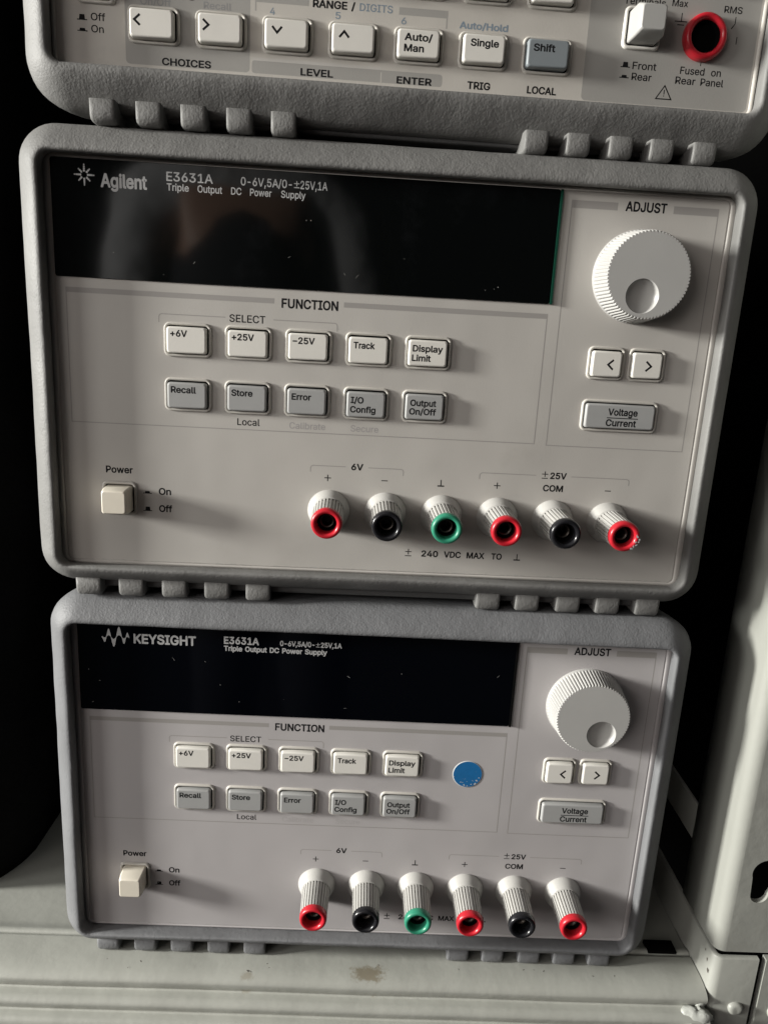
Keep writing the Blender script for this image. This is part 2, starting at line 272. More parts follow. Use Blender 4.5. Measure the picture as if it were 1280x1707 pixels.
# lettering: plain sans-serif outlines, units of 1/500 em, two weights
import json
from mathutils.geometry import tessellate_polygon
FONT = json.loads(r'''{"+":[227,[[99,17,99,182,128,182,128,17],[31,86,31,113,195,113,195,86]]],",":[94,[[19,-60,34,36,68,36,42,-60]]],"-":[227,[[168,122,168,94,57,94,57,122]]],"/":[125,[[117,266,36,-38,7,-38,89,266]]],"0":[227,[[113,-3,87,0,65,12,47,31,34,57,27,89,24,127,27,165,35,197,48,223,65,242,87,254,113,258,139,254,161,242,179,223,192,197,200,165,203,127,200,89,192,57,179,31,162,12,140,0],[113,25,131,28,145,37,157,52,165,72,170,97,172,127,170,157,165,182,157,203,145,218,131,227,113,230,96,227,82,218,70,203,62,182,56,157,55,127,56,97,62,72,70,52,82,37,96,28]]],"1":[227,[[38,0,38,27,195,27,195,0],[138,254,138,0,106,0,106,224,105,224,43,179,43,213,99,254]]],"2":[227,[[32,0,32,24,117,114,141,141,155,163,159,174,160,186,159,198,154,209,146,218,137,224,125,228,112,230,98,228,86,224,77,216,69,207,65,195,64,181,33,181,35,202,43,221,55,237,72,248,91,255,112,258,134,255,153,248,169,237,181,223,188,205,191,186,189,172,185,159,179,145,168,129,153,111,76,30,76,28,195,28,195,0]]],"3":[227,[[109,-3,87,-1,66,5,49,15,35,29,26,46,22,66,55,66,57,54,63,44,72,35,83,30,95,26,109,25,124,26,138,30,149,37,157,46,163,58,165,72,163,86,158,98,150,109,137,117,121,122,101,124,78,124,78,150,144,224,144,226,35,226,35,254,186,254,186,230,106,139,106,144,132,144,154,138,172,127,185,111,194,93,196,72,194,51,185,33,172,18,154,6,133,-1]]],"4":[227,[[20,53,20,79,123,254,155,254,54,83,54,81,207,81,207,53],[141,0,141,159,171,159,171,0]]],"5":[227,[[111,-3,89,-1,70,6,54,16,41,30,33,47,30,65,61,65,64,54,69,44,77,36,87,30,98,26,111,25,125,27,138,32,149,41,157,52,162,66,164,81,162,97,157,111,148,122,137,131,124,137,109,138,96,137,84,134,73,129,64,123,34,126,48,254,183,254,183,226,75,226,67,151,68,151,77,157,89,162,101,166,115,167,131,165,147,160,161,153,172,143,182,130,189,116,194,99,195,82,193,58,184,38,171,21,154,8,134,-1]]],"6":[227,[[113,-3,91,-1,71,7,55,20,42,37,34,58,32,81,34,100,40,119,51,142,69,170,126,254,161,254,75,131,73,131,77,137,83,144,90,149,98,153,107,156,117,157,139,155,158,147,173,136,185,120,192,101,194,79,192,56,184,36,171,20,155,7,135,-1],[113,24,127,26,139,31,149,40,157,51,162,64,164,79,162,94,157,107,149,118,139,126,127,131,113,133,99,131,87,126,77,118,69,107,64,94,62,79,64,64,69,51,77,40,87,31,99,26]]],"A":[240,[[8,0,101,254,138,254,231,0,198,0,138,167,116,239,123,239,95,151,43,0],[55,71,55,99,185,99,185,71]]],"C":[255,[[134,-3,103,1,75,12,52,32,35,58,24,90,20,127,24,165,35,197,52,223,75,242,103,254,134,258,152,256,170,252,186,245,201,236,214,224,224,209,232,193,236,174,204,174,200,186,195,197,179,214,169,220,158,224,146,227,134,228,111,225,92,216,75,202,62,182,54,157,52,127,54,97,63,72,75,53,92,38,112,29,134,26,146,27,158,30,169,34,179,40,195,57,200,68,204,80,236,80,232,62,224,45,214,31,201,19,187,9,170,2,153,-2]]],"D":[251,[[109,0,48,0,48,29,107,29,136,31,159,40,177,55,189,75,197,99,200,128,197,156,190,180,177,200,160,214,138,223,110,226,47,226,47,254,113,254,147,251,176,239,200,221,217,196,227,164,231,128,227,91,217,59,199,34,175,15,145,4],[62,254,62,0,30,0,30,254]]],"E":[209,[[30,0,30,254,186,254,186,226,62,226,62,143,178,143,178,114,62,114,62,29,188,29,188,0]]],"F":[205,[[30,0,30,254,185,254,185,226,62,226,62,139,173,139,173,111,62,111,62,0]]],"G":[260,[[134,-3,102,1,75,13,52,32,35,58,24,90,20,127,24,165,35,197,52,223,74,242,102,254,132,258,152,256,170,252,187,245,202,235,214,222,225,208,232,192,237,174,204,174,194,197,186,206,178,213,168,220,158,224,146,227,133,228,111,225,92,216,75,202,62,182,54,157,52,127,54,97,63,72,75,53,92,38,112,29,134,26,155,29,172,36,187,47,198,62,205,80,207,101,217,100,141,100,141,128,239,128,239,100,236,71,225,45,209,25,188,9,163,0]]],"H":[258,[[30,0,30,254,62,254,62,144,196,144,196,254,228,254,228,0,196,0,196,116,62,116,62,0]]],"I":[150,[[16,0,16,29,59,29,59,226,16,226,16,254,135,254,135,226,91,226,91,29,135,29,135,0]]],"J":[198,[[93,-3,62,2,38,16,22,40,17,73,17,86,49,86,49,73,52,52,61,37,75,28,93,25,110,28,124,37,133,52,136,73,136,254,168,254,168,73,163,40,147,16,123,2]]],"K":[233,[[52,73,52,108,87,152,182,254,224,254,116,138,114,138],[30,0,30,254,62,254,62,0],[186,0,94,130,114,155,224,0]]],"L":[196,[[30,0,30,254,62,254,62,29,181,29,181,0]]],"M":[314,[[30,0,30,254,76,254,139,94,156,42,158,33,161,24,154,24,176,94,238,254,284,254,284,0,252,0,252,174,253,184,253,229,256,229,253,217,241,181,237,171,231,152,171,0,143,0,85,145,72,181,65,204,60,216,56,229,59,229,60,219,60,186,61,175,61,0]]],"N":[262,[[30,0,30,254,68,254,176,84,194,53,207,27,202,27,200,54,200,79,199,97,199,254,232,254,232,0,193,0,82,177,54,226,60,227,60,209,62,177,62,0]]],"O":[267,[[133,-3,103,1,75,12,52,32,35,58,24,90,20,127,24,165,35,197,52,223,75,242,103,254,133,258,164,254,192,242,215,223,232,197,243,165,247,127,243,90,232,58,215,32,192,12,164,1],[133,26,155,29,175,38,191,52,204,72,212,97,215,127,212,157,204,182,191,202,175,216,155,225,133,228,112,225,92,216,75,202,63,182,54,157,52,127,54,97,63,72,75,52,92,38,112,29]]],"P":[222,[[30,0,30,254,118,254,144,252,166,244,183,231,195,215,202,195,204,174,202,152,195,133,183,116,166,104,144,96,118,93,55,93,55,121,116,121,134,123,149,128,159,136,167,147,171,160,172,174,171,188,167,201,159,211,148,219,134,224,116,226,62,226,62,0]]],"R":[224,[[30,0,30,254,118,254,145,252,167,244,183,232,195,217,202,198,205,176,202,154,195,136,183,120,166,109,145,101,118,99,48,99,48,128,117,128,135,129,149,133,160,141,167,150,171,162,173,176,171,190,167,202,159,212,149,220,134,224,116,226,62,226,62,0],[177,0,115,115,151,115,214,0]]],"S":[223,[[112,-4,86,-2,64,5,46,15,32,30,23,48,19,68,52,68,55,55,62,44,71,35,83,29,97,26,112,25,128,26,143,30,155,37,165,46,171,57,173,70,171,81,166,89,158,96,148,102,136,107,92,120,64,130,43,145,30,163,26,186,29,206,37,224,51,238,69,249,90,256,114,258,137,256,158,249,175,238,189,224,197,208,200,189,169,189,163,206,151,219,134,227,112,229,97,228,84,224,73,218,64,209,59,199,58,188,60,176,65,167,74,160,85,154,106,147,132,140,156,132,168,126,179,119,189,110,197,99,202,85,204,69,201,50,193,32,180,17,162,5,139,-2]]],"T":[224,[[16,226,16,254,208,254,208,226,128,226,128,0,96,0,96,226]]],"U":[259,[[129,-4,101,-1,77,8,57,22,42,40,33,62,30,87,30,254,62,254,62,89,64,72,70,57,80,44,94,34,110,28,129,26,149,28,165,34,179,44,188,57,194,72,196,89,196,254,229,254,229,87,226,62,216,40,201,22,182,8,157,-1]]],"V":[240,[[102,0,8,254,42,254,108,69,124,15,117,15,133,69,197,254,231,254,139,0]]],"X":[237,[[9,0,109,142,109,118,15,254,52,254,102,181,122,146,116,146,121,156,142,190,187,254,223,254,129,119,129,143,228,0,191,0,129,90,115,116,122,116,113,98,91,65,46,0]]],"Y":[236,[[102,0,102,104,8,254,46,254,104,159,118,132,125,115,112,115,119,132,140,172,191,254,228,254,134,104,134,0]]],"a":[195,[[80,-4,63,-3,47,2,34,11,24,22,17,37,15,54,17,69,22,80,29,90,39,97,50,102,76,108,105,112,117,113,133,117,136,121,138,128,137,139,133,148,128,156,120,161,110,164,98,165,85,164,75,161,66,156,59,150,54,144,50,137,20,146,29,161,39,173,52,182,66,188,82,191,108,192,119,190,131,186,143,180,153,172,161,160,167,145,168,126,168,0,138,0,138,26,136,26,132,19,126,12,118,6,108,1,95,-3],[85,23,101,24,114,29,124,37,132,47,136,57,138,69,138,95,130,91,123,89,77,82,67,79,58,75,52,70,47,62,46,52,47,43,51,36,57,30,65,26,74,24]]],"b":[212,[[115,-4,99,-3,86,2,76,8,63,23,59,29,56,29,56,0,26,0,26,254,57,254,57,160,59,160,63,166,76,180,86,186,98,191,115,192,137,189,156,180,173,166,185,146,193,122,195,94,193,66,185,42,173,23,157,8,137,-1],[110,23,126,26,140,33,150,44,158,58,163,75,164,95,163,114,158,131,150,145,140,156,126,163,110,165,94,163,81,156,70,145,62,131,58,114,56,95,58,75,63,58,70,43,81,32,94,26]]],"c":[198,[[104,-4,79,-1,58,8,41,23,28,43,20,66,17,94,20,122,28,146,41,165,58,180,79,189,104,192,117,191,130,189,142,184,153,178,162,170,170,161,176,150,181,138,151,131,149,138,145,145,141,150,135,155,121,162,113,164,104,165,86,162,73,155,62,144,54,129,50,112,48,94,50,75,54,59,62,44,73,33,86,26,104,23,113,24,121,26,129,29,141,38,146,44,152,59,181,51,177,39,171,28,163,19,153,11,142,4,130,0,117,-3]]],"d":[212,[[98,-4,75,-1,56,8,40,23,27,42,20,66,17,94,20,122,27,146,40,166,56,180,75,189,98,192,114,191,126,186,136,180,144,173,153,160,155,160,155,254,186,254,186,0,156,0,156,29,153,29,149,23,136,8,126,2,114,-3],[102,23,118,26,132,32,142,43,150,58,154,75,156,95,154,114,150,131,142,145,132,156,118,163,102,165,86,163,72,156,62,145,54,131,50,114,48,95,50,75,54,58,62,44,73,33,86,26]]],"e":[202,[[106,-4,80,-1,58,8,41,23,28,42,20,66,17,93,20,121,28,145,40,165,58,180,78,189,103,192,118,191,133,187,147,180,160,170,170,157,179,141,184,121,186,97,186,85,37,85,37,110,169,110,155,101,153,119,149,134,141,147,131,157,118,163,103,165,87,163,73,157,62,147,54,135,50,121,48,105,48,89,50,69,55,53,64,40,76,31,90,25,106,23,117,24,127,26,143,36,149,44,153,53,182,45,177,32,168,20,156,10,141,2,125,-3]]],"f":[127,[[114,190,114,164,3,164,3,190],[40,0,40,216,42,231,48,243,57,252,68,259,80,264,103,265,117,262,121,260,114,234,103,237,97,237,85,235,77,230,72,221,71,209,71,0]]],"g":[213,[[103,-75,84,-74,67,-70,53,-63,41,-55,32,-45,25,-35,51,-20,55,-26,61,-33,68,-39,77,-44,89,-48,103,-49,124,-46,141,-38,152,-23,156,-3,156,34,153,34,149,28,136,14,126,8,114,4,97,2,76,5,56,13,40,27,28,45,20,68,17,96,20,123,27,147,40,166,56,180,76,189,98,192,114,191,127,186,137,180,150,166,154,159,157,159,157,190,186,190,186,-4,183,-27,175,-45,162,-59,145,-68,125,-73],[102,30,118,32,132,38,142,47,150,61,155,77,156,96,155,115,150,132,142,146,132,156,119,163,102,165,86,163,73,156,62,145,54,131,50,115,48,96,50,78,54,61,62,48,73,38,86,32]]],"h":[205,[[57,113,57,0,26,0,26,254,57,254,57,144,51,144,62,166,76,181,94,189,114,192,132,190,148,184,161,174,170,160,177,142,179,120,179,0,148,0,148,118,145,137,136,152,123,161,105,165,92,163,80,159,71,151,63,141,58,129]]],"i":[83,[[26,0,26,190,57,190,57,0],[42,221,34,223,27,227,22,234,21,242,22,249,27,256,34,260,42,262,50,260,57,256,62,249,63,242,62,234,57,227,50,223]]],"k":[190,[[55,68,55,106,60,106,142,190,180,190,92,100,89,100],[26,0,26,254,57,254,57,0],[147,0,74,93,96,114,186,0]]],"l":[95,[[70,-1,50,2,37,10,29,24,26,42,26,254,57,254,57,49,58,38,60,31,65,27,80,26,85,27,90,1,86,0,81,0,75,-1]]],"m":[305,[[26,0,26,190,56,190,56,148,54,148,59,162,66,173,75,182,86,188,98,192,110,193,129,190,144,180,154,166,160,147,156,147,161,160,169,172,178,181,190,187,204,192,218,193,234,191,249,186,261,177,270,164,276,148,278,128,278,0,248,0,248,127,245,145,236,156,224,163,209,165,197,164,187,160,179,153,173,145,169,135,168,124,168,0,137,0,137,130,134,144,126,156,115,163,100,165,89,164,79,160,70,154,63,145,58,133,57,119,57,0]]],"n":[205,[[57,113,57,0,26,0,26,190,56,190,56,144,51,144,62,166,76,181,94,189,114,192,132,190,147,184,160,174,170,160,176,142,179,120,179,0,148,0,148,118,145,137,136,152,123,161,105,165,92,163,80,159,71,151,63,141,58,129]]],"o":[208,[[104,-4,79,-1,58,8,41,23,28,43,20,66,17,94,20,122,28,146,41,165,58,180,79,189,104,192,128,189,149,180,167,165,180,146,188,122,191,94,188,66,180,43,167,23,149,8,128,-1],[104,23,121,26,135,33,146,44,154,59,158,75,160,94,158,112,154,129,146,144,135,155,121,162,104,165,86,162,73,155,62,144,54,129,50,112,48,94,50,75,54,59,62,44,73,33,86,26]]],"p":[212,[[26,-71,26,190,56,190,56,160,59,160,63,166,76,180,86,186,98,191,115,192,137,189,156,180,173,166,185,146,193,122,195,94,193,66,185,42,173,23,157,8,137,-1,115,-4,99,-3,86,2,76,8,63,23,59,29,57,29,57,-71],[110,23,126,26,140,33,150,44,158,58,163,75,164,95,163,114,158,131,150,145,140,156,126,163,110,165,94,163,81,156,70,145,62,131,58,114,56,95,58,75,63,58,70,43,81,32,94,26]]],"r":[130,[[26,0,26,190,56,190,56,160,58,160,65,173,76,184,90,190,122,192,122,161,119,162,103,163,91,161,80,157,70,151,63,142,58,131,57,118,57,0]]],"s":[182,[[91,-4,72,-3,56,2,42,9,31,19,23,32,18,47,47,53,53,40,62,30,75,25,91,23,108,25,122,31,131,40,134,51,132,60,127,68,118,74,106,78,75,85,52,93,36,104,27,119,23,137,26,152,33,166,43,177,58,185,74,190,94,192,112,191,127,186,140,179,149,170,157,158,162,145,134,139,129,149,121,158,110,164,94,166,78,164,65,158,57,150,54,139,56,129,62,122,72,116,86,111,115,105,137,97,153,86,162,71,166,53,163,37,156,24,145,12,130,3,112,-2]]],"t":[114,[[102,190,102,164,3,164,3,190],[32,236,63,236,63,49,64,38,68,31,75,26,88,25,101,27,107,1,90,-2,84,-2,62,1,46,11,36,26,32,46]]],"u":[205,[[91,-3,73,-1,57,5,44,15,35,29,28,47,26,69,26,190,57,190,57,72,60,52,68,37,82,28,100,25,113,27,125,31,134,38,142,48,146,61,148,76,148,190,179,190,179,0,149,0,149,46,154,46,143,23,129,8,111,0]]],"w":[284,[[69,0,11,190,44,190,72,89,88,21,82,21,103,107,126,190,158,190,191,68,201,21,196,21,206,68,240,190,272,190,215,0,184,0,159,86,156,99,152,112,138,169,145,169,128,99,99,0]]],"x":[189,[[10,0,86,109,86,86,14,190,50,190,74,153,104,103,88,103,108,139,141,190,176,190,104,84,104,107,179,0,143,0,107,56,86,91,102,91,95,80,82,56,46,0]]],"y":[195,[[24,-69,31,-43,44,-45,52,-44,59,-42,65,-37,71,-29,81,-1,9,190,42,190,83,78,103,10,92,10,106,60,112,78,153,190,186,190,102,-29,96,-43,88,-54,80,-62,70,-68,58,-71,46,-73,39,-72,32,-72]]],"\u2212":[227,[[193,114,193,85,33,85,33,114]]]}''')
GLY = {}
def glyph(ch, wt):
    if (ch, wt) not in GLY:
        adv, L = FONT[ch]
        loops = [[Vector((q[i], q[i + 1], 0)) for i in range(0, len(q), 2)] for q in L]
        ar = [sum(p.x * q.y - q.x * p.y for p, q in zip(lp, lp[1:] + lp[:1])) for lp in loops]
        sg = 1 if max(ar, key=abs) > 0 else -1
        def inside(p, lp):
            c = False
            for a, b in zip(lp, lp[1:] + lp[:1]):
                if (a.y > p.y) != (b.y > p.y) and p.x < (b.x - a.x) * (p.y - a.y) / (b.y - a.y) + a.x: c = not c
            return c
        outs = [k for k in range(len(loops)) if ar[k] * sg > 0]
        V = []; T = []
        for n, k in enumerate(outs):
            grp = [loops[k]] + [loops[h] for h in range(len(loops)) if ar[h] * sg < 0 and inside(loops[h][0], loops[k])]
            o = len(V)
            V += [Vector((v.x, v.y, n)) for lp in grp for v in lp]
            T += [tuple(i + o for i in t) for t in tessellate_polygon(grp)]
        w = 13 if wt == 'b' else 5.5
        for lp in loops:
            for n, (a, b) in enumerate(zip(lp, lp[1:] + lp[:1])):
                d = (b - a)
                if d.length < .5: continue
                d.normalize(); h = Vector((-d.y, d.x, 0)) * w; e = d * w * .35
                o = len(V); k = 3 + (n % 4)
                V += [Vector((q.x, q.y, k)) for q in (a - e - h, b + e - h, b + e + h, a - e + h)]
                T.append((o, o + 1, o + 2, o + 3))
        GLY[(ch, wt)] = (adv, V, T)
    return GLY[(ch, wt)]
CAPH = max(v.y for v in glyph("H", 'm')[1])
def write(mb, s, x, z, w, cap, m, y=-.010, align='L', bold=.018, track=0):
    """lettering with capital height cap, squeezed to the width w; z is the baseline"""
    wt = 'b' if bold >= .016 else 'm'
    pen = 0; vs = []; fs = []
    for c in s:
        if c == ' ': pen += 135; continue
        adv, gv, gt = glyph(c, wt)
        o = len(vs)
        vs += [(v.x + pen, v.y, v.z) for v in gv]; fs += [tuple(i + o for i in t) for t in gt]
        pen += adv + track
    x0 = min(v[0] for v in vs); x1 = max(v[0] for v in vs)
    sz = cap / CAPH; sx = w / (x1 - x0)
    ox = x - (0 if align == 'L' else w / 2 if align == 'C' else w)
    mi = mb.slot(m)
    bv = [mb.bm.verts.new((ox + (v[0] - x0) * sx, y - .0006 * v[2], z + v[1] * sz)) for v in vs]
    for f in fs: mb.face([bv[i] for i in f], mi)

def stroke(mb, pts, w, m, y=-.010):
    """flat polyline of width w, mitred"""
    mi = mb.slot(m); n = len(pts); L = []; Rr = []
    for i in range(n):
        p = Vector(pts[i]); a = Vector(pts[max(i - 1, 0)]); b = Vector(pts[min(i + 1, n - 1)])
        d1 = (p - a).normalized() if i else (b - p).normalized()
        d2 = (b - p).normalized() if i < n - 1 else d1
        nn = Vector((-d1.y - d2.y, d1.x + d2.x)).normalized()
        k = w / 2 / max(.4, nn.dot(Vector((-d1.y, d1.x))))
        L.append(mb.bm.verts.new((p.x + nn.x * k, y, p.y + nn.y * k)))
        Rr.append(mb.bm.verts.new((p.x - nn.x * k, y, p.y - nn.y * k)))
    for i in range(n - 1): mb.face((L[i], L[i + 1], Rr[i + 1], Rr[i]), mi)

def flecks(mb, x0, x1, z0, z1, n, y, seed, m='dust'):
    """small lint, crumbs and scratches"""
    r = random.Random(seed)
    for k in range(n):
        x, z, a = r.uniform(x0, x1), r.uniform(z0, z1), r.uniform(0, 3.14)
        l, w = (r.uniform(.08, .24), r.uniform(.05, .13)) if r.random() < .8 else (r.uniform(.4, .8), r.uniform(.025, .05))
        c, d = math.cos(a), math.sin(a)
        mb.poly([(x + l * u * c - w * v * d, z + l * u * d + w * v * c) for (u, v) in ((-1, -.3), (-.2, -1), (.9, -.5), (1, .5), (.1, 1), (-.8, .7))], m, y)

def push_symbol(mb, x, z, up, m='ink', k=1.0, y=-.010):
    """little push-button pictogram: a key standing out of (up) or level with the panel"""
    mb.rect(x - 1.45 * k, z - .15 * k, x + 1.45 * k, z + .12 * k, m, y)
    h = 1.35 * k if up else .7 * k
    mb.poly(((x - .85 * k, z + .12 * k), (x + .85 * k, z + .12 * k), (x + .7 * k, z + h), (x - .7 * k, z + h)), m, y)
def earth_symbol(mb, x, z, k=1.0, m='ink', y=-.010):
    mb.rect(x - 1.15 * k, z - .25 * k, x + 1.15 * k, z + .2 * k, m, y)
    mb.rect(x - .16 * k, z + .2 * k, x + .16 * k, z + 2.1 * k, m, y)
def plus_minus(mb, x, z, k=1.0, m='ink', y=-.010):
    mb.rect(x - 1.1 * k, z - 1.25 * k, x + 1.1 * k, z - .95 * k, m, y)
    mb.rect(x - 1.1 * k, z + .25 * k, x + 1.1 * k, z + .55 * k, m, y)
    mb.rect(x - .16 * k, z - .6 * k, x + .16 * k, z + .24 * k, m, y); mb.rect(x - .16 * k, z + .56 * k, x + .16 * k, z + 1.4 * k, m, y)
def plus(mb, x, z, h, w, m='ink', y=-.010):
    mb.rect(x - h, z - w, x + h, z + w, m, y); mb.rect(x - w, z - h, x + w, z - w, m, y); mb.rect(x - w, z + w, x + w, z + h, m, y)

def thing(name, label, cat, loc, yaw=0, group=None):
    o = bpy.data.objects.new(name, None)
    COL.objects.link(o)
    o.empty_display_size = .02
    o.location = Vector(loc) * MM; o.rotation_euler = (0, 0, yaw)
    o["label"] = label; o["category"] = cat
    if group: o["group"] = group
    return o

# ------------------------------------------------------------------ instrument parts
def bumper(parent, ob, ib, rubber, seed, ro=12, ri=3.6, back=34):
    """rubber ring: ob/ib = (cx, cz, hx, hz) of the outer and inner outline"""
    prof = ((.85, back, 0), (.25, back * .5, 0), (.06, 9, 0), (0, 5, 0), (.0, 2.6, 0), (.05, .9, 0), (.15, -.6, 0), (.29, -2.1, 0), (.45, -3.5, 0), (.60, -4.6, 0),
            (.76, -5.5, 0), (.88, -5.8, 0), (.95, -5.6, 0), (.985, -5.0, 0), (1.0, -3.9, 0), (.96, -1.5, 0), (.87, 1.2, 0))
    mb = MB(); loops = []
    for (t, y, _) in prof:
        if y >= 2.6: # sleeve runs back with a slight taper
            d = t; c = ob[:2]; hx = ob[2] - d * 5; hz = ob[3] - d * 5; r = ro - d * 3
        else:
            c = (ob[0] + (ib[0] - ob[0]) * t, ob[1] + (ib[1] - ob[1]) * t)
            hx = ob[2] + (ib[2] - ob[2]) * t; hz = ob[3] + (ib[3] - ob[3]) * t; r = ro + (ri - ro) * min(t, 1)
        lp = rrect(c[0], c[1], hx, hz, r, 10, 70)
        q = []
        for (x, z) in lp:
            v = Vector((x * .016 + seed, y * .03, z * .016))
            n1 = noise.noise(v) * .55 * (1 if y < 1 else .6)
            v2 = Vector((x * .12 + seed, y * .12, z * .12))
            n2 = noise.noise(v2) * .10
            q.append((x + (n1 * .5 + n2) * (0 if t > .97 else 1), y + n1 * .5 + n2, z + (n1 * .5 + n2) * (0 if t > .97 else 1)))
        loops.append(q)
    mb.loft(loops, rubber)
    return mb.build("bumper", parent)

def feet(parent, xs, z0, z1, rubber, w=8.3, depth=24, yf=-1.6):
    for x in xs:
        mb = MB()
        j = random.uniform(-.25, .25)
        # front rounded block: profile in y/z swept over x with softened ends
        prof = [(yf + depth, z0), (yf + depth, z1 + .2), (yf + 2.2, z1), (yf + .9, z1 + .35), (yf + .2, z1 + 1.2), (yf, z1 + 2.4), (yf - .3, z0)]
        L = []
        for (dx, k) in ((-w / 2, .80), (-w / 2 + .35, .93), (-w / 2 + 1.0, 1), (w / 2 - 1.0, 1), (w / 2 - .35, .93), (w / 2, .80)):
            L.append([(x + j + dx, yf + 1.6 + (y - yf - 1.6) * (k if y < yf + 3 else 1), z0 + (z - z0) * (.5 + k / 2)) for (y, z) in prof])
        mb.loft(L, rubber, True, True)
        mb.build("foot", parent)

def button(parent, cx, cz, w, h, cap, lines, proud=2.0, rim_w=.95, text_m='ink', extra=None, k=1.0):
    """key cap in a raised rim; lines = (text, x from the cap's left, baseline from its top, width, cap height)"""
    mb = MB()
    hx, hz = w / 2, h / 2
    rx, rz = cx, cz; cx += random.uniform(-.22, -.04); cz += random.uniform(-.22, -.04); proud += random.uniform(-.15, .15)
    def lp(d, y, r): return lift(rrect(cx, cz, hx - d, hz - d, max(r, .1), 4), y)
    mb.loft([lp(-.05, .3, .9), lp(0, -proud + .8, .85), lp(.1, -proud + .3, .8), lp(.3, -proud + .07, .75), lp(.6, -proud, .6)], cap, False, True)
    y = -proud - .008
    for (s, dx, dz, tw, ch) in lines:
        write(mb, s, cx - hx + dx, cz + hz - dz, tw, ch, text_m, y, bold=.022)
    if extra: extra(mb, cx - hx, cz + hz, y)
    o = mb.build("push_button", parent)
    rb = MB()
    g = .32
    def rl(d, y, r): return lift(rrect(rx, rz, hx + d, hz + d, r, 4), y)
    rb.loft([rl(rim_w + g, .0, 1.9), rl(rim_w + g - .08, -.45, 1.85), rl(rim_w * .7 + g, -.75, 1.7), rl(rim_w * .35 + g, -.75, 1.4), rl(g + .05, -.5, 1.15), rl(g, .2, 1.1)], 'rim')
    rb.holed(rrect(rx, rz, hx + g + .1, hz + g + .1, 1.1, 4), [], 'gap', -.04)  # flat black sheet in place of the shade down in the gap
    rb.build("button_rim", o)
    return o

def arrow(kind):
    def f(mb, x0, z0, y):
        cx, cz, a, b = kind[1] + x0, z0 - kind[2], kind[3], kind[4]
        pts = {'<': ((a, b), (-a, 0), (a, -b)), '>': ((-a, b), (a, 0), (-a, -b)), 'v': ((-b, a), (0, -a), (b, a)), '^': ((-b, -a), (0, a), (b, -a))}[kind[0]]
        stroke(mb, [(cx + p[0], cz + p[1]) for p in pts], kind[5], 'ink', y)
    return f

def knob(parent, cx, cz, dim):
    mb = MB(); n = 76; per = 6
    def gl(r, y, amp):
        lp = []
        for i in range(n * per):
            a = 2 * math.pi * i / (n * per)
            t = abs(math.sin(math.pi * i / per))
            rr = r - amp * (1 - t) ** 1.5
            lp.append((cx + rr * math.cos(a), y, cz + rr * math.sin(a)))
        return lp
    rows = [gl(14.35, .3, 0), gl(14.35, -.7, 0), gl(14.2, -1.0, .0), gl(14.15, -1.2, .4), gl(14.0, -1.6, .65), gl(13.25, -9.6, .68), gl(13.15, -10.1, .66), gl(12.98, -10.42, .55), gl(12.8, -10.5, .5)]
    mb.loft(rows, 'knob')
    dr = 5.2; dx, dz = dim
    mb.holed([(p[0], p[2]) for p in gl(12.8, -10.5, .5)], [ring(cx + dx, cz + dz, dr, 64)], 'knob', -10.5)
    bowl = [lift(ring(cx + dx, cz + dz, dr * s, 64), -10.5 + d) for (s, d) in ((1, 0), (.985, .5), (.95, 1.05), (.86, 1.6), (.7, 2.1), (.45, 2.45), (.2, 2.6))]
    mb.loft(bowl, 'knob', False, True)
    bmesh.ops.remove_doubles(mb.bm, verts=mb.bm.verts, dist=.001)
    o = mb.build("adjust_knob", parent)
    return o

def post(parent, cx, cz, colour, worn=False):
    mb = MB()
    def sl(r, y): return lift(ring(cx, cz, r, 96), y)
    mb.loft([sl(7.0, .1), sl(7.05, -.4), sl(6.95, -.9), sl(6.7, -1.6), sl(6.25, -2.6), sl(5.85, -3.6), sl(5.62, -4.2), sl(5.45, -4.4), sl(5.0, -4.5)], 'post')
    n = 28; per = 8
    def gl(r, y, amp):
        lp = []
        for i in range(n * per):
            ph = (i % per) / per
            g = 1 if .58 < ph < .97 else (.5 if .5 < ph else 0)
            rr = r - amp * g
            a = 2 * math.pi * i / (n * per)
            lp.append((cx + rr * math.cos(a), y, cz + rr * math.sin(a)))
        return lp
    mb.loft([gl(5.2, -4.4, .5), gl(5.25, -4.7, .5), gl(4.95, -16.0, .5), gl(4.6, -16.4, .1)], 'post', smooth=False)
    o = mb.build("binding_post", parent)
    rb = MB()
    rb.loft([sl(4.6, -15.8), sl(4.9, -15.95), sl(5.0, -16.4), sl(4.98, -17.5), sl(4.85, -18.15), sl(4.55, -18.5), sl(4.1, -18.6), sl(3.65, -18.5), sl(3.3, -18.1), sl(3.15, -17.4), sl(3.1, -15.0)], colour)
    rb.loft([sl(3.1, -15.2), sl(3.0, -8)], 'socket', False, True)
    rb.loft([sl(2.35, -8.1), sl(2.3, -14.2), sl(1.95, -14.6), sl(1.8, -12), sl(1.8, -8.1)], 'brass')
    cap = rb.build("post_cap", o)
    if worn:
        for i in range(9):
            wb = MB()
            a = R(-62 + 9 * i + random.uniform(-3, 3)); rr = 4.3 + random.uniform(-.45, .5)
            x, z = cx + rr * math.cos(a), cz + rr * math.sin(a)
            wb.poly([(x + random.uniform(.15, .55) * math.cos(t), z + random.uniform(.15, .55) * math.sin(t)) for t in (0, 1, 2.1, 3.2, 4.2, 5.3)], 'paper', -18.64 + .2 * abs(rr - 4.2))
            wb.build("paint_chip", cap)
    return o

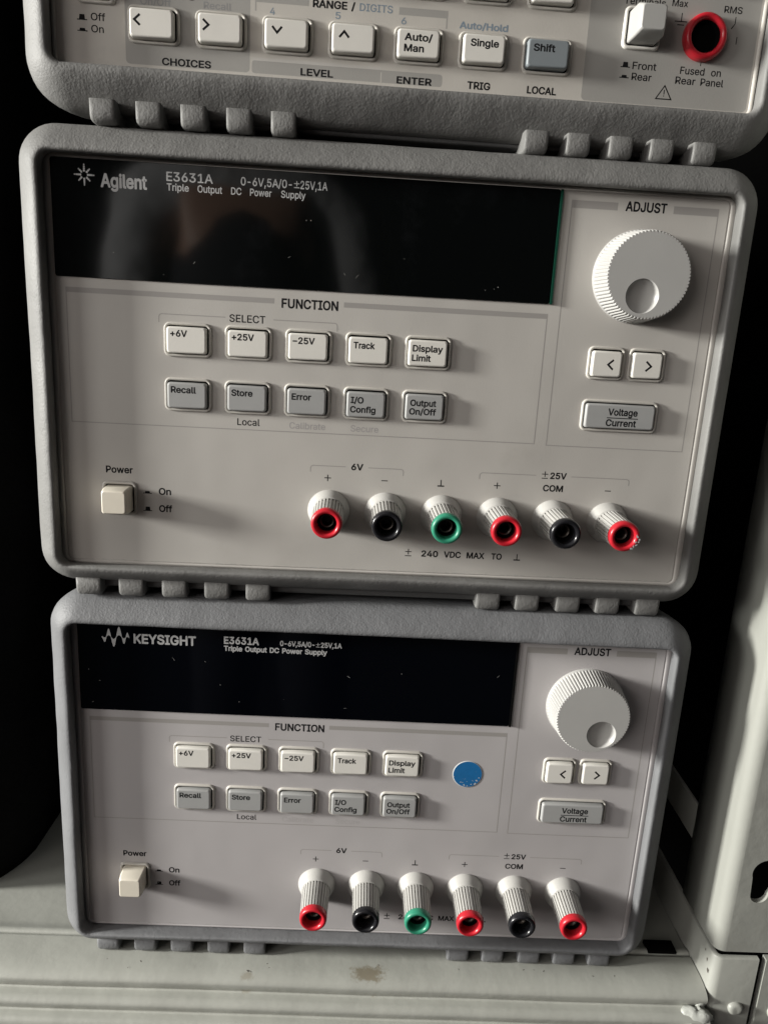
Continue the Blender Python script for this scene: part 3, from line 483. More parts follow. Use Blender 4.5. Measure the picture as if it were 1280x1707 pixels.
def power_switch(parent, cx, cz, w=11.4, name="power_switch", cap='cream', proud=7.5, cap_m='cap_cream', frame_m='rim', face=(7.5, 7.3), base=(8.6, 8.7)):
    mb = MB()
    def lp(hx, hz, y, r): return lift(rrect(cx, cz, hx, hz, r, 4), y)
    bx, bz = base[0] / 2, base[1] / 2; fx, fz = face[0] / 2, face[1] / 2
    mb.loft([lp(bx, bz, 1.5, .6), lp(bx - .1, bz - .1, -proud + 2.6, .7), lp(fx + .25, fz + .25, -proud + .7, .8), lp(fx + .08, fz + .08, -proud + .2, .8), lp(fx - .25, fz - .25, -proud, .7)], cap_m, False, True)
    o = mb.build(name, parent)
    fb = MB()
    h = w / 2
    fb.loft([lp(h, h, 0, 1.6), lp(h - .1, h - .1, -.6, 1.6), lp(h - .35, h - .35, -.85, 1.5), lp(h - .75, h - .75, -.85, 1.3), lp(h - 1.0, h - 1.0, -.5, 1.1), lp(h - 1.05, h - 1.05, .5, 1.0)], frame_m)
    fb.holed(rrect(cx, cz, h - .9, h - .9, 1.0, 4), [], 'gap', -.04)  # flat black sheet stands in for the shaded recess round the key
    fb.build("switch_frame", o)
    return o

OX, IX = (17.9, 32.1, 114.0, 71.9), (17.9, 31.15, 106.7, 64.15)
BX = (17.9, 31.15, 105.7, 63.7)   # inner edge of the rubber crest
def line_box(mb, x0, z0, x1, z1, w=.32, m='line'):
    mb.rect(x0, z0, x0 + w, z1, m); mb.rect(x1 - w, z0, x1, z1, m); mb.rect(x0 + w, z0, x1 - w, z0 + w, m)
def bracket_line(mb, xl, xa, xb, xr, z, drop, w=.3, m='line'):
    r = .8
    stroke(mb, [(xl, z - drop), (xl, z - r), (xl + .25, z - .25), (xl + r, z), (xa, z)], w, m)
    stroke(mb, [(xb, z), (xr - r, z), (xr - .25, z - .25), (xr, z - r), (xr, z - drop)], w, m)

def power_supply(name, label, loc, yaw, new):
    rubber = 'rubber_cool' if new else 'rubber_warm'
    pm = 'panel_cool' if new else 'panel_warm'
    T = thing(name, label, "power supply", loc, yaw, "bench power supplies in the stack")
    b = bumper(T, OX, BX, rubber, 3.1 if new else 11.7)
    feet(b, [-79.8 + 14.35 * i for i in range(5)] + [57.5 + 14.15 * i for i in range(5)], -37.5, -44.6, rubber)
    cb = MB(); cb.box(-87, 123, 1.6, 330, -31, 94, 'chassis', 2); cb.box(-84, 119, 2.6, 320, -42.5, -31.5, 'chassis', 1); cb.build("chassis", T)  # lower box added behind the feet so the gaps between them stay dark
    # ---- front panel with its printing
    p = MB()
    cx, cz, hx, hz = IX
    p.loft([lift(rrect(cx, cz, hx + .4, hz + .4, 3, 6), .6), lift(rrect(cx, cz, hx - .7, hz - .3, 2.6, 6), -.06), lift(rrect(cx, cz, hx - 1.5, hz - .6, 2.3, 6), -.08),
            lift(rrect(cx, cz, hx - 1.85, hz - .85, 2.0, 6), -.04), lift(rrect(cx, cz, hx - 2.05, hz - .95, 1.9, 6), .3), lift(rrect(cx, cz, hx - 2.3, hz - 1.12, 1.8, 6), .3), lift(rrect(cx, cz, hx - 2.5, hz - 1.25, 1.7, 6), 0)], pm)
    p.holed(rrect(cx, cz, hx - 2.5, hz - 1.25, 1.7, 6), [], pm, 0)
    # group outlines
    p.rect(-83.4, 55.4, -18.7, 57.0, 'line'); p.rect(3.2, 55.4, 68.5, 57.0, 'line')
    line_box(p, -83.4, 14.8, 68.5, 55.4)
    p.rect(72.3, 89.2, 86.9, 91.5, 'line'); p.rect(104.6, 89.2, 119.0, 91.5, 'line')
    line_box(p, 72.3, 14.5, 119.0, 89.2)
    write(p, "FUNCTION", -7.5, 54.35, 17.9, 2.75, 'ink', align='C', bold=.024)
    write(p, "ADJUST", 95.9, 89.3, 13.1, 2.75, 'ink', align='C', bold=.024)
    write(p, "SELECT", -27.1, 49.1, 11.3, 2.3, 'ink', align='C', bold=.012)
    bracket_line(p, -54.8, -34.0, -18.9, 1.4, 50.4, 2.6)
    write(p, "Local", -26.4, 16.4, 7.3, 2.2, 'ink', align='C', bold=.014)
    write(p, "Calibrate", -7.2, 16.1, 11.8, 2.1, 'ink_worn' if new else 'ink_faint', align='C', bold=.014)
    write(p, "Secure", 11.6, 16.1, 9.2, 2.1, 'ink_worn' if new else 'ink_faint', align='C', bold=.014)
    write(p, "Power", -68.6, -1.4, 8.8, 2.2, 'ink', align='C', bold=.016)
    write(p, "On", -55.9, -8.2, 4.1, 2.2, 'ink', bold=.016); write(p, "Off", -55.9, -14.1, 4.4, 2.2, 'ink', bold=.016)
    push_symbol(p, -59.6, -7.9, False); push_symbol(p, -59.6, -13.9, True)
    write(p, "6V", 9.8, 3.2, 4.0, 2.1, 'ink', align='C', bold=.02)
    bracket_line(p, -5.7, 6.0, 13.5, 25.3, 4.15, 2.2)
    plus_minus(p, 73.2, 4.45, .95); write(p, "25V", 75.0, 3.35, 5.6, 2.1, 'ink', bold=.02)
    write(p, "COM", 76.4, -1.0, 6.9, 2.1, 'ink', align='C', bold=.016)
    bracket_line(p, 51.1, 70.2, 82.2, 102.2, 4.3, 2.2)
    plus(p, .1, .1, 1.1, .16); plus(p, 57.3, .1, 1.1, .16)
    p.rect(18.1, -.15, 20.2, .15, 'ink'); p.rect(94.3, -.15, 96.4, .15, 'ink')
    earth_symbol(p, 38.2, -.9)
    plus_minus(p, 28.7, -24.9)
    for s, x, w in (("240", 33.2, 5.8), ("VDC", 41.0, 5.9), ("MAX", 48.9, 6.2), ("TO", 57.5, 3.7)):
        write(p, s, x, -26.0, w, 2.1, 'ink', bold=.018)
    earth_symbol(p, 66.5, -25.9)
    flecks(p, -84, 119, -30, 58, 26, -.02, 31 if new else 17, 'scuff')
    x = -84                # dust caught along the lower edge
    while x < 118:
        l = random.uniform(.4, 3.2); h = random.uniform(.1, .45)
        if random.random() < .75:
            p.poly(((x, -31.73), (x + l, -31.73), (x + l * .85, -31.73 + h * random.uniform(.5, 1)), (x + l * .55, -31.73 + h * .7), (x + l * .25, -31.73 + h)), 'dust', -.02)
        x += l + random.uniform(.05, .8)
    p.build("front_panel", T)
    # ---- smoked display window
    w = MB(); gm = 'glass_b' if new else 'glass_a'
    x0, x1, z0, z1 = -86.2, 68.5, 60.0, 94.2
    w.loft([lift(rrect((x0 + x1) / 2, (z0 + z1) / 2, (x1 - x0) / 2 - d, (z1 - z0) / 2 - d, .8, 3), y) for d, y in ((0, .4), (0, -.35), (.12, -.5))], gm, False, True, smooth=False)
    yt = -.508
    if new:
        write(w, "KEYSIGHT", -66.6, 86.5, 21.8, 3.4, 'white_print', yt, bold=.03)
        pk = ((-77.6, 88.3), (-76.7, 86.7), (-75.2, 91.2), (-73.6, 85.0), (-71.6, 92.1), (-70.0, 86.3), (-68.7, 90.0), (-68.0, 88.3))
        def wave(off, amp):
            r = []
            for (a, c) in zip(pk, pk[1:]):
                for i in range(8):
                    t = i / 8; k = (1 - math.cos(math.pi * t)) / 2
                    r.append((a[0] + (c[0] - a[0]) * t, 88.4 + ((a[1] - 88.4) + (c[1] - a[1]) * k) * amp + off))
            return r
        up = wave(.55, 1.0); dn = wave(-.55, .55)
        env_u = [(x, max(zu, zd + .5)) for (x, zu), (_, zd) in zip(wave(.35, 1.0), wave(-.35, .25))]
        env_l = [(x, min(zd, zu - .5)) for (x, zu), (_, zd) in zip(wave(.35, .25), wave(-.35, 1.0))]
        mi = w.slot('white_print')
        A = [w.bm.verts.new((x, yt, z)) for x, z in env_u]; Bv = [w.bm.verts.new((x, yt, z)) for x, z in env_l]
        for i in range(len(A) - 1): w.face((A[i], A[i + 1], Bv[i + 1], Bv[i]), mi)
        ex, ez = -35.0, 87.8
        write(w, "E3631A", ex, ez, 12.3, 2.6, 'white_print', yt, bold=.018)
        write(w, "0-6V,5A/0-", -15.3, 87.9, 12.2, 1.85, 'white_print', yt, bold=.018)
        plus_minus(w, -1.9, 88.7, .62, 'white_print', yt); write(w, "25V,1A", -.9, 87.9, 7.4, 1.85, 'white_print', yt, bold=.018)
        write(w, "Triple Output DC Power Supply", ex, 85.1, 36.4, 1.85, 'white_print', yt, bold=.02)
    else:
        write(w, "Agilent", -71.3, 86.6, 13.8, 3.7, 'white_print', yt, bold=.03)
        for i in range(8):
            a = math.pi / 4 * i
            for rr, s in ((1.15, .34), (1.75, .31), (2.3, .27), (2.85, .22)) if i % 2 == 0 else ((1.15, .34), (1.75, .29), (2.25, .22)):
                w.poly(ring(-76.1 + rr * math.cos(a), 89.6 + rr * math.sin(a), s, 10), 'white_print', yt)
        write(w, "E3631A", -51.7, 89.4, 13.9, 2.55, 'white_print', yt, bold=.014)
        write(w, "0-6V,5A/0-", -29.4, 89.5, 15.4, 2.3, 'white_print', yt, bold=.006)
        plus_minus(w, -12.5, 90.6, .75, 'white_print', yt); write(w, "25V,1A", -11.4, 89.5, 8.2, 2.3, 'white_print', yt, bold=.006)
        for s, x, ww in (("Triple", -51.6, 6.6), ("Output", -42.4, 7.4), ("DC", -32.3, 3.1), ("Power", -26.6, 6.5), ("Supply", -17.2, 7.4)):
            write(w, s, x, 86.7, ww, 2.0, 'white_print', yt, bold=.01)
    flecks(w, x0 + 3, x1 - 3, z0 + 2, z1 - 12, 12, yt, 5 if new else 9)
    wo = w.build("display_window", T)
    e = MB(); e.box(68.55, 69.25, -.9, .4, 60.0, 94.2, 'edge_green' if not new else 'gap'); e.build("window_edge", wo)
    # ---- keys
    cw, ch = 12.5, 8.2
    X = [-45.8 + 19.15 * i for i in range(5)]
    r1 = ([("+6V", 1.25, 3.0, 5.3, 1.95)], [("+25V", 1.3, 3.0, 7.0, 1.95)], [("\u221225V", 1.4, 3.2, 7.0, 1.95)], [("Track", 1.5, 3.5, 6.8, 1.95)],
          [("Display", 1.3, 3.6, 9.7, 1.95), ("Limit", 1.2, 6.6, 6.1, 1.95)])
    r2 = ([("Recall", 1.2, 3.2, 8.0, 1.95)], [("Store", 1.3, 3.3, 6.8, 1.95)], [("Error", 1.4, 3.5, 6.3, 1.95)],
          [("I/O", 1.3, 3.6, 4.2, 1.95), ("Config", 1.2, 6.6, 8.3, 1.95)], [("Output", 1.5, 3.7, 8.5, 1.95), ("On/Off", 1.3, 6.5, 8.8, 1.95)])
    for x, l in zip(X, r1): button(T, x, 42.7, cw, ch, 'cap_white', l)
    for x, l in zip(X, r2): button(T, x, 25.4, cw, ch, 'cap_grey', l)
    button(T, 89.1, 42.5, 9.8, 8.2, 'cap_white', [], extra=arrow(('<', 6.1, 4.2, .85, 1.55, .62)))
    button(T, 102.5, 42.5, 9.8, 8.2, 'cap_white', [], extra=arrow(('>', 5.3, 4.2, .85, 1.55, .62)))
    def bar(mb, x0, z0, y): mb.rect(x0 + 7.2, z0 - 4.55, x0 + 17.6, z0 - 4.25, 'ink', y)
    button(T, 95.7, 25.5, 23.2, 8.0, 'cap_grey', [("Voltage", 7.4, 3.5, 9.9, 2.15), ("Current", 7.0, 7.05, 10.2, 2.15)], extra=bar)
    knob(T, 95.7, 69.8, (3.5, -5.9) if new else (-1.3, -6.2))
    power_switch(T, -68.6, -9.9)
    for i, c in enumerate(('red', 'black', 'green', 'red', 'black', 'red')):
        post(T, .8 + 19.1 * i, -11.0, c, worn=(i == 5 and not new))
    if new:
        s = MB()
        s.loft([lift(ring(55.2, 39.4, r, 48), y) for r, y in ((5.55, 0), (5.5, -.14), (5.3, -.16))], 'paper')
        s.loft([lift(ring(55.2, 39.4, r, 48), y) for r, y in ((5.3, -.16), (4, -.17))], 'blue', False, True)
        rs = random.Random(3)
        for k in range(16):
            a = R(rs.uniform(190, 380)); q = 5.1 - abs(rs.gauss(0, 1.1)); x, z, l = 55.2 + q * math.cos(a), 39.4 + q * math.sin(a), rs.uniform(.1, .42)
            s.poly([(x + l * rs.uniform(.5, 1.2) * math.cos(t), z + l * rs.uniform(.4, 1) * math.sin(t)) for t in (0, 1.1, 2, 3.2, 4.1, 5.4)], 'paper', -.19 - .002 * k)
        so = s.build("round_sticker", T); so["label"] = "round blue sticker with flaking print"
    return T

# ------------------------------------------------------------------ setting: wall behind the rack
wl = MB(); wl.box(-1600, 1600, 620, 640, -1000, 1400, 'wall'); wo = wl.build("wall"); wo["kind"] = "structure"

# ------------------------------------------------------------------ storage rack (in the lower instrument's frame)
BL = Vector((0.7922, -0.2142, -148.956)); BY = -0.0214246
rack = thing("storage_rack", "grey green painted steel storage rack with slotted post, carrying the stacked instruments on its shelf", "rack", BL, BY)
ZT = -44.75
# front beam: ribbed profile (y, z) swept along x
prof = [(6.2, ZT - 3), (6.2, ZT - .5), (5.7, ZT - .1)] + [(y, ZT + d) for (y, d) in ((5, 0), (-3, 0), (-6.5, -0.25), (-9, -0.9), (-10.7, -1.7), (-11.8, -2.8), (-12.0, -3.8), (-10.7, -6.9), (-10.2, -7.5), (-11.2, -7.9), (-13.6, -7.6), (-15.3, -8.1), (-16.3, -9.2), (-16.4, -10.2), (-15.2, -12.7), (-14.8, -13.3), (-15.8, -13.6), (-18.2, -13.3), (-19.5, -14.2), (-20, -15.8), (-20, -40), (-8, -40))]
bm_ = MB(); L = []
nx = 90
for i in range(nx + 1):
    x = -620 + (154.6 + 620) * i / nx
    L.append([(x, y + noise.noise(Vector((x * .02, y * .05, 1))) * .25, z + noise.noise(Vector((x * .02, y * .05, 9))) * .25) for (y, z) in prof])
bm_.loft(L, 'rack_stained', closed=False)
beam = bm_.build("shelf_beam", rack)
dk = MB()
dprof = [(7.0, ZT - 3), (7.0, ZT - .9), (7.4, ZT - .1), (8.2, ZT + .3), (9.4, ZT + .1), (11, ZT - .6), (14, ZT - 1.2), (22, ZT - 1.4), (60, ZT - 1.4), (450, ZT - 1.4)]
dk.loft([[(x, y, z) for (y, z) in dprof] for x in (-620, -300, -100, 0, 100, 154.6)], 'rack', closed=False)
deck = dk.build("shelf_deck", rack)
nt_ = MB(); nt_.box(137.5, 149.5, 7.2, 13.5, ZT - 1.3, ZT + .6, 'gap', .2); nt_.build("deck_slot", deck)  # black box put in for the dark inside of a slot hole in the deck
# corner bracket: L plate, front at y=-19, side at x=148
def lplate(x0, x1, yf, yb, r, n=6):
    """outline in plan (x, y): front edge, rounded corner, side going back"""
    pts = [(x1, yf)]
    for i in range(n + 1):
        a = R(270 - 90 * i / n)
        pts.append((x0 + r + r * math.cos(a), yf + r + r * math.sin(a)))
    pts.append((x0, yb))
    return pts
def lbracket(mb, x0, x1, yf, yb, z0, z1, r, th, m, slope=0.0):
    o = lplate(x0, x1, yf, yb, r); q = lplate(x0 + th, x1, yf + th, yb, max(r - th, .3))
    def at(pts, z, zs=0): return [(x, y, z + zs * (y - yf)) for x, y in pts]
    e = .5
    oo = lplate(x0 + e * .6, x1, yf + e * .6, yb, max(r - e * .6, .3))
    mb.loft([at(q, z0), at(o, z0), at(o, z1 - e, slope), at(oo, z1, slope), at(q, z1, slope)], m, closed=False)
br = MB()
lbracket(br, 155.0, 172.2, -10.8, 90, -110, -29.0, 3.4, 2.0, 'rack', .0)
brk = br.build("corner_bracket", rack)
br = MB(); br.loft([[(x, y, z) for (x, z) in ((175.0, -110), (210, -110), (210, -29.2), (175.0, -29.2))] for y in (-7.9, -10.4, -10.8)], 'rack', True, True, smooth=False)
br2 = br.build("corner_bracket", rack)
def rivet(parent, cx, cz, y):
    mb = MB(); L = []
    for (r, d) in ((3.0, 0), (2.95, .5), (2.7, 1.1), (2.2, 1.5), (1.5, 1.65), (.7, 1.6)):
        L.append([(cx + r * (1 + .06 * math.sin(3 * a)) * math.cos(a), y - d - .15 * math.sin(2 * a + 1) * r / 3, cz + r * (1 + .06 * math.cos(2 * a)) * math.sin(a)) for a in [2 * math.pi * i / 28 for i in range(28)]])
    mb.loft(L, 'rack', False, True); mb.build("rivet", parent)
rivet(brk, 166.4, -52.0, -10.8); rivet(br2, 182.3, -53.6, -10.8)
# paint chips on the bracket and lumpy weld at the beam's end
for (y, z, s) in ((-5.6, -34.6, .8), (-7.4, -38.0, 1.0), (-6.5, -59, .7), (-3.4, -32.2, .5)):
    ch = MB()
    pts = [(154.95, y + s * random.uniform(.5, 1.1) * math.cos(t), z + 1.3 * s * random.uniform(.5, 1.1) * math.sin(t)) for t in [i * math.pi / 4 for i in range(8)]]
    ch.face([ch.bm.verts.new(p) for p in pts], ch.slot('chip'))
    ch.build("paint_chip", brk)
wd = MB()
for (x, y, z, rx_, ry_, rz_) in ((152.4, -8.5, -51.5, 3.4, 3.2, 3.6), (150.5, -12.5, -56, 6.5, 4.2, 5.5), (148.5, -16.5, -62, 8.5, 4.8, 8.0), (151.5, -16.0, -70, 6.5, 4.5, 11), (146.5, -18.6, -74, 7, 2.6, 9)):
    L = []
    for i in range(1, 16):
        th = math.pi * i / 16
        row = []
        for j in range(28):
            ph = 2 * math.pi * j / 28
            d = Vector((math.sin(th) * math.cos(ph), math.sin(th) * math.sin(ph), math.cos(th)))
            q = Vector((x + d.x * rx_, y + d.y * ry_, z + d.z * rz_))
            k = 1 + .34 * noise.noise(q * .2) + .2 * noise.noise(q * .55)
            row.append((x + d.x * rx_ * k, y + d.y * ry_ * k, z + d.z * rz_ * k))
        L.append(row)
    wd.loft(L, 'rack_white', True, True)
wd.build("weld_bead", beam)
rr = random.Random(4)
for (x, y) in ((-79, -4.5), (-70, -8), (-66, -5), (-17, -4.5), (-16, -6.2), (-24, -8), (25.5, -4.4), (26.5, -3.2), (58, -4), (84, -3.5), (88, -3.4), (92, -3.6), (111, -5), (120, -4.5)):
    cr = MB(); l = rr.uniform(.25, .8); w_ = rr.uniform(.12, .3); a = rr.uniform(0, 3)
    cr.face([cr.bm.verts.new((x + l * math.cos(t) * math.cos(a) - w_ * math.sin(t) * math.sin(a), y + l * math.cos(t) * math.sin(a) + w_ * math.sin(t) * math.cos(a), ZT + .012 + noise.noise(Vector((x * .02, y * .05, 9))) * .25 - (.0 if y > -3 else (-3 - y) * .075))) for t in (0, 1, 2.2, 3.1, 4.2, 5.3)], cr.slot('chip'))
    cr.build("paint_chip", beam)
# slotted upright post
up = MB()
XF0, XF1, YF = 155.3, 210.0, -9.0
z0, z1 = -27.4, 420
holes = []
for k in range(9):
    cz = 8.2 + 50 * k; cx = 169.6
    h = []
    for i in range(49):
        a = R(-42 + (242) * i / 48)
        h.append((cx + 5.8 * math.cos(a), cz + 5.8 * math.sin(a)))
    for i in range(19):
        a = R(180 + 180 * i / 18)
        h.append((cx - 1.6 + 3.4 * math.cos(a), cz - 9.6 + 3.4 * math.sin(a)))
    holes.append(h)
for y in (YF, YF + 2.2):
    up.holed([(XF0 + 4.2, z0), (XF1, z0), (XF1, z1), (XF0 + 4.2, z1)], holes, 'rack', y)
for h in holes: up.loft([lift(h, YF), lift(h, YF + 2.2)], 'rack', smooth=False)
arc = [(XF0 + 4.2 + 4.2 * math.cos(R(270 - 90 * i / 10)), YF + 4.2 + 4.2 * math.sin(R(270 - 90 * i / 10))) for i in range(11)] + [(XF0, YF + 12), (XF0, YF + 31), (XF0 + 2.2, YF + 31), (XF0 + 2.2, YF + 4)]
nz = 60
L = []
for i in range(nz + 1):
    z = z0 + (z1 - z0) * i / nz
    L.append([(x + noise.noise(Vector((x * .1, y * .1, z * .02))) * .2 * (1 if j else 0), y, z) for j, (x, y) in enumerate(arc)])
up.loft(L, 'rack', closed=False)
up.build("upright_post", rack)
# strap brace running back behind the post
sb = MB()
sb.box(156, 157.6, 14, 430, -2.2, 13.4, 'rack', .4)
sb.build("brace_strap", rack)

# ------------------------------------------------------------------ black bag at the left, its extent set to keep window light off the deck
bg = MB(); L = []
for i in range(25):
    t = i / 24; z = -196 + 480 * t
    lp = rrect(-240, 184, 116 - 8 * t ** 3, 160, 30, 8, 8)
    row = []
    for (x, y) in lp:
        n1 = noise.noise(Vector((x * .018, y * .018, z * .014))) * 9 + noise.noise(Vector((x * .05, y * .05, z * .05))) * 3
        k = 1 - .5 * max(0, t - .9) / .1 - .05 * max(0, .06 - t) / .06
        row.append((-240 + (x + 240) * k + n1 * .6, 184 + (y - 184) * k + n1 * .5, z))
    L.append(row)
bg.loft(L, 'bag', True, True)
bag = bg.build("fabric_bag")
bag["label"] = "black mesh fabric bag in the dark, standing on the shelf left of the stack"; bag["category"] = "bag"

# ------------------------------------------------------------------ the two power supplies
power_supply("power_supply", "bench power supply in the middle of the stack, no sticker on its panel", (0, 0, 0), 0, False)
power_supply("power_supply", "lowest bench power supply, standing on the shelf, with a round blue sticker on its panel", BL, BY, True)

# ------------------------------------------------------------------ multimeter on top
T = thing("multimeter", "beige bench multimeter with a red input jack, topmost of the stack", "multimeter", (21.1, 3.3, 119.0), R(.9))
b = bumper(T, (0, 42, 114.0, 53.2), (0, 44.5, 105.0, 44.3), 'rubber_warm', 21.3, ro=14, ri=3.6)
feet(b, [-90.6 + 13.15 * i for i in range(5)] + [38.2 + 13.0 * i for i in range(5)], -9.0, -15.2, 'rubber_warm', w=7.2, yf=-5.2)
cb = MB(); cb.box(-104, 104, 1.6, 330, 1.6, 88, 'chassis', 2); cb.box(-84, 84, 3.6, 320, -12.5, 1.2, 'chassis', 1); cb.build("chassis", T)  # lower box added here too, to darken the gaps between the feet
p = MB()
cx, cz, hx, hz = 0, 44.5, 105.6, 44.6
p.loft([lift(rrect(cx, cz, hx + .4, hz + .4, 3, 6), .6), lift(rrect(cx, cz, hx - .2, hz - .1, 2.8, 6), -.5), lift(rrect(cx, cz, hx - .9, hz - .5, 2.3, 6), -.55), lift(rrect(cx, cz, hx - 1.3, hz - .8, 2, 6), 0)], 'panel_dmm')
p.holed(rrect(cx, cz, hx - 1.3, hz - .8, 2, 6), [], 'panel_dmm', 0)
p.poly(rrect(-66.6, 13.2, 18.0, 11.0, 1.2, 5), 'zone', -.006)                       # CHOICES field
p.poly(rrect(-19.6, 3.9, 28.4, 1.7, .8, 4), 'zone', -.006)                          # LEVEL / ENTER band
p.rect(-47.8, 5.6, -9.6, 6.4, 'zone_light', -.009)
p.rect(-9.75, 2.2, -9.45, 5.0, 'panel_dmm', -.011)
p.poly(rrect(77.6, 24.0, 26.0, 22.4, 1.4, 5), 'zone', -.006)                        # input terminal field
p.rect(-47.2, 20.9, -31.6, 23.4, 'zone', -.006); p.rect(-5.2, 20.6, 9.3, 22.6, 'zone', -.006); p.rect(8.9, 17.9, 9.3, 20.6, 'zone', -.006); p.rect(-47.2, 18.6, -46.8, 20.9, 'zone', -.006)
for s, x, z, w_, c, m_, bd in (("CHOICES", -74.2, 2.55, 14.3, 1.85, 'ink', .02), ("LEVEL", -33.6, 2.6, 9.7, 1.85, 'ink', .02), ("ENTER", -4.9, 2.4, 10.6, 1.85, 'ink', .02),
        ("TRIG", 16.5, 2.4, 7.0, 1.95, 'ink', .02), ("LOCAL", 34.8, 2.4, 9.0, 1.95, 'ink', .02),
        ("Off", -94.3, 12.8, 4.1, 1.9, 'ink', .012), ("On", -94.3, 9.7, 3.6, 1.9, 'ink', .012),
        ("On/Off", -80.1, 17.9, 8.8, 1.8, 'ink_grey', .012), ("Recall", -62.0, 18.1, 8.0, 1.8, 'ink_grey', .012), ("MENUS", -77.0, 20.0, 12.6, 1.9, 'ink', .02),
        ("RANGE / ", -30.5, 20.8, 12.4, 1.95, 'ink', .016), ("DIGITS", -16.8, 20.8, 9.7, 1.95, 'ink_blue', .012),
        ("4", -42.9, 17.95, 1.5, 1.8, 'ink_blue', .01), ("5", -23.8, 18.2, 1.5, 1.8, 'ink_blue', .01), ("6", -4.4, 18.2, 1.5, 1.8, 'ink_blue', .01),
        ("Auto/Hold", 12.9, 18.4, 14.6, 1.75, 'ink_blue', .016),
        ("Front", 66.4, 11.2, 7.4, 2.0, 'ink', .006), ("Rear", 66.5, 8.2, 6.2, 2.0, 'ink', .006), ("Fused", 81.3, 10.9, 7.6, 2.0, 'ink', .006), ("on", 91.0, 10.9, 3.1, 2.0, 'ink', .006),
        ("Rear", 80.2, 8.1, 6.3, 2.0, 'ink', .006), ("Panel", 88.1, 8.1, 7.2, 2.0, 'ink', .006), ("Terminals", 61.6, 28.4, 12.6, 1.9, 'ink', .006), ("Max", 76.2, 28.8, 4.8, 1.8, 'ink', .006),
        ("RMS", 92.3, 28.2, 5.6, 1.8, 'ink', .006)):
    write(p, s, x, z, w_, c, m_, -.016, bold=bd)
push_symbol(p, -96.8, 12.8, True); push_symbol(p, -96.8, 9.9, False)
push_symbol(p, 64.2, 11.6, True); push_symbol(p, 64.2, 8.7, False)
for pts in (((79.6, 27.2), (79.6, 24.9)), ((77.6, 24.9), (81.4, 24.9)), ((78.5, 24.0), (80.6, 24.0)), ((87.4, 15.2), (87.4, 13.4)), ((96.2, 27.3), (96.2, 25.4)), ((96.2, 25.4), (95.2, 24.0)), ((97.4, 22.0), (97.4, 20.0))):
    stroke(p, pts, .26, 'ink')
stroke(p, ((77.2, 7.3), (79.6, 3.6), (74.8, 3.6), (77.2, 7.3), (79.6, 3.6)), .34, 'ink')
p.rect(77.05, 4.9, 77.35, 6.2, 'ink'); p.rect(77.05, 4.3, 77.35, 4.6, 'ink')
p.build("front_panel", T)
dw = MB(); dw.box(-100, 48, -.5, .4, 50, 84, 'glass_a'); dw.build("display_window", T)
KX = [-76.3 + 19.35 * i for i in range(7)]
A = .62
spec = [('cap_white', [], arrow(('<', 2.3, 3.2, .8, 1.4, A))), ('cap_white', [], arrow(('>', 2.3, 3.2, .8, 1.4, A))), ('cap_white', [], arrow(('v', 3.6, 3.0, .8, 1.4, A))), ('cap_white', [], arrow(('^', 3.6, 3.0, .8, 1.4, A))),
        ('cap_white', [("Auto/", 2.0, 3.1, 8.3, 1.85), ("Man", 2.0, 6.0, 5.9, 1.85)], None), ('cap_white', [("Single", 2.1, 3.3, 8.4, 1.85)], None), ('cap_shift', [("Shift", 1.7, 3.3, 6.5, 1.85)], None)]
for x, (c, l, e) in zip(KX, spec): button(T, x, 12.6, 12.5, 7.6, c, l, proud=3.0, extra=e)
for x in KX[2:]: button(T, x, 29.9, 12.5, 7.6, 'cap_white', [], proud=3.0)
power_switch(T, -92.5, 22.4, 11.0, proud=3.0)
power_switch(T, 67.9, 22.1, 11.6, name="terminal_switch", proud=9.5, cap_m='knob', frame_m='cap_white', face=(7.0, 6.6), base=(8.8, 8.8))
def jack(cx, cz, colour):
    mb = MB()
    def sl(r, y): return lift(ring(cx, cz, r, 72), y)
    mb.loft([sl(6.5, .1), sl(6.5, -1.4), sl(6.35, -2.2), sl(5.95, -2.75), sl(5.4, -2.9), sl(4.9, -2.7), sl(4.5, -2.1), sl(4.3, -1.2), sl(4.25, 0)], colour)
    mb.loft([sl(4.28, -1.9), sl(4.0, -1.2), sl(3.9, -.05)], 'gap', False, True)  # shallow black well, its colour standing in for the shade of a deep hole
    mb.build("input_jack", T)
jack(87.0, 20.9, 'red')
jack(87.0, 40.0, 'black')

# ------------------------------------------------------------------ the photographer, seen only mirrored in the dark glass
def skin_body(name, joints, links, mslot, parent=None, levels=2):
    """joints: name -> (x, y, z, radius) in mm; one continuous skinned surface"""
    me = bpy.data.meshes.new(name)
    names = list(joints)
    me.from_pydata([Vector(joints[k][:3]) * MM for k in names], [(names.index(a), names.index(b)) for a, b in links], [])
    o = bpy.data.objects.new(name, me); COL.objects.link(o)
    md = o.modifiers.new("skin", 'SKIN'); md.use_smooth_shade = True
    for k, v in zip(names, me.skin_vertices[0].data):
        r = joints[k][3] * MM; rr_ = joints[k][4] * MM if len(joints[k]) > 4 else r
        v.radius = (r, rr_)
    me.skin_vertices[0].data[0].use_root = True
    sd = o.modifiers.new("sub", 'SUBSURF'); sd.levels = levels; sd.render_levels = levels
    dg = bpy.context.evaluated_depsgraph_get()
    m2 = bpy.data.meshes.new_from_object(o.evaluated_get(dg))
    o.modifiers.clear(); o.data = m2
    m2.materials.clear(); m2.materials.append(M[mslot])
    for f in m2.polygons: f.use_smooth = True
    if parent: o.parent = parent
    return o
M['skin'] = mat('skin', (.42, .25, .18), .5)
M['sleeve'] = mat('grey_sweater', (.46, .46, .47), .9, ((260, .4, 3), (28, .9, 2)))
M['trousers'] = mat('dark_trousers', (.02, .02, .025), .9)
M['hair'] = mat('black_hair', (.01, .009, .008), .6)
PX, PY, PZ = -195, -1220, 30
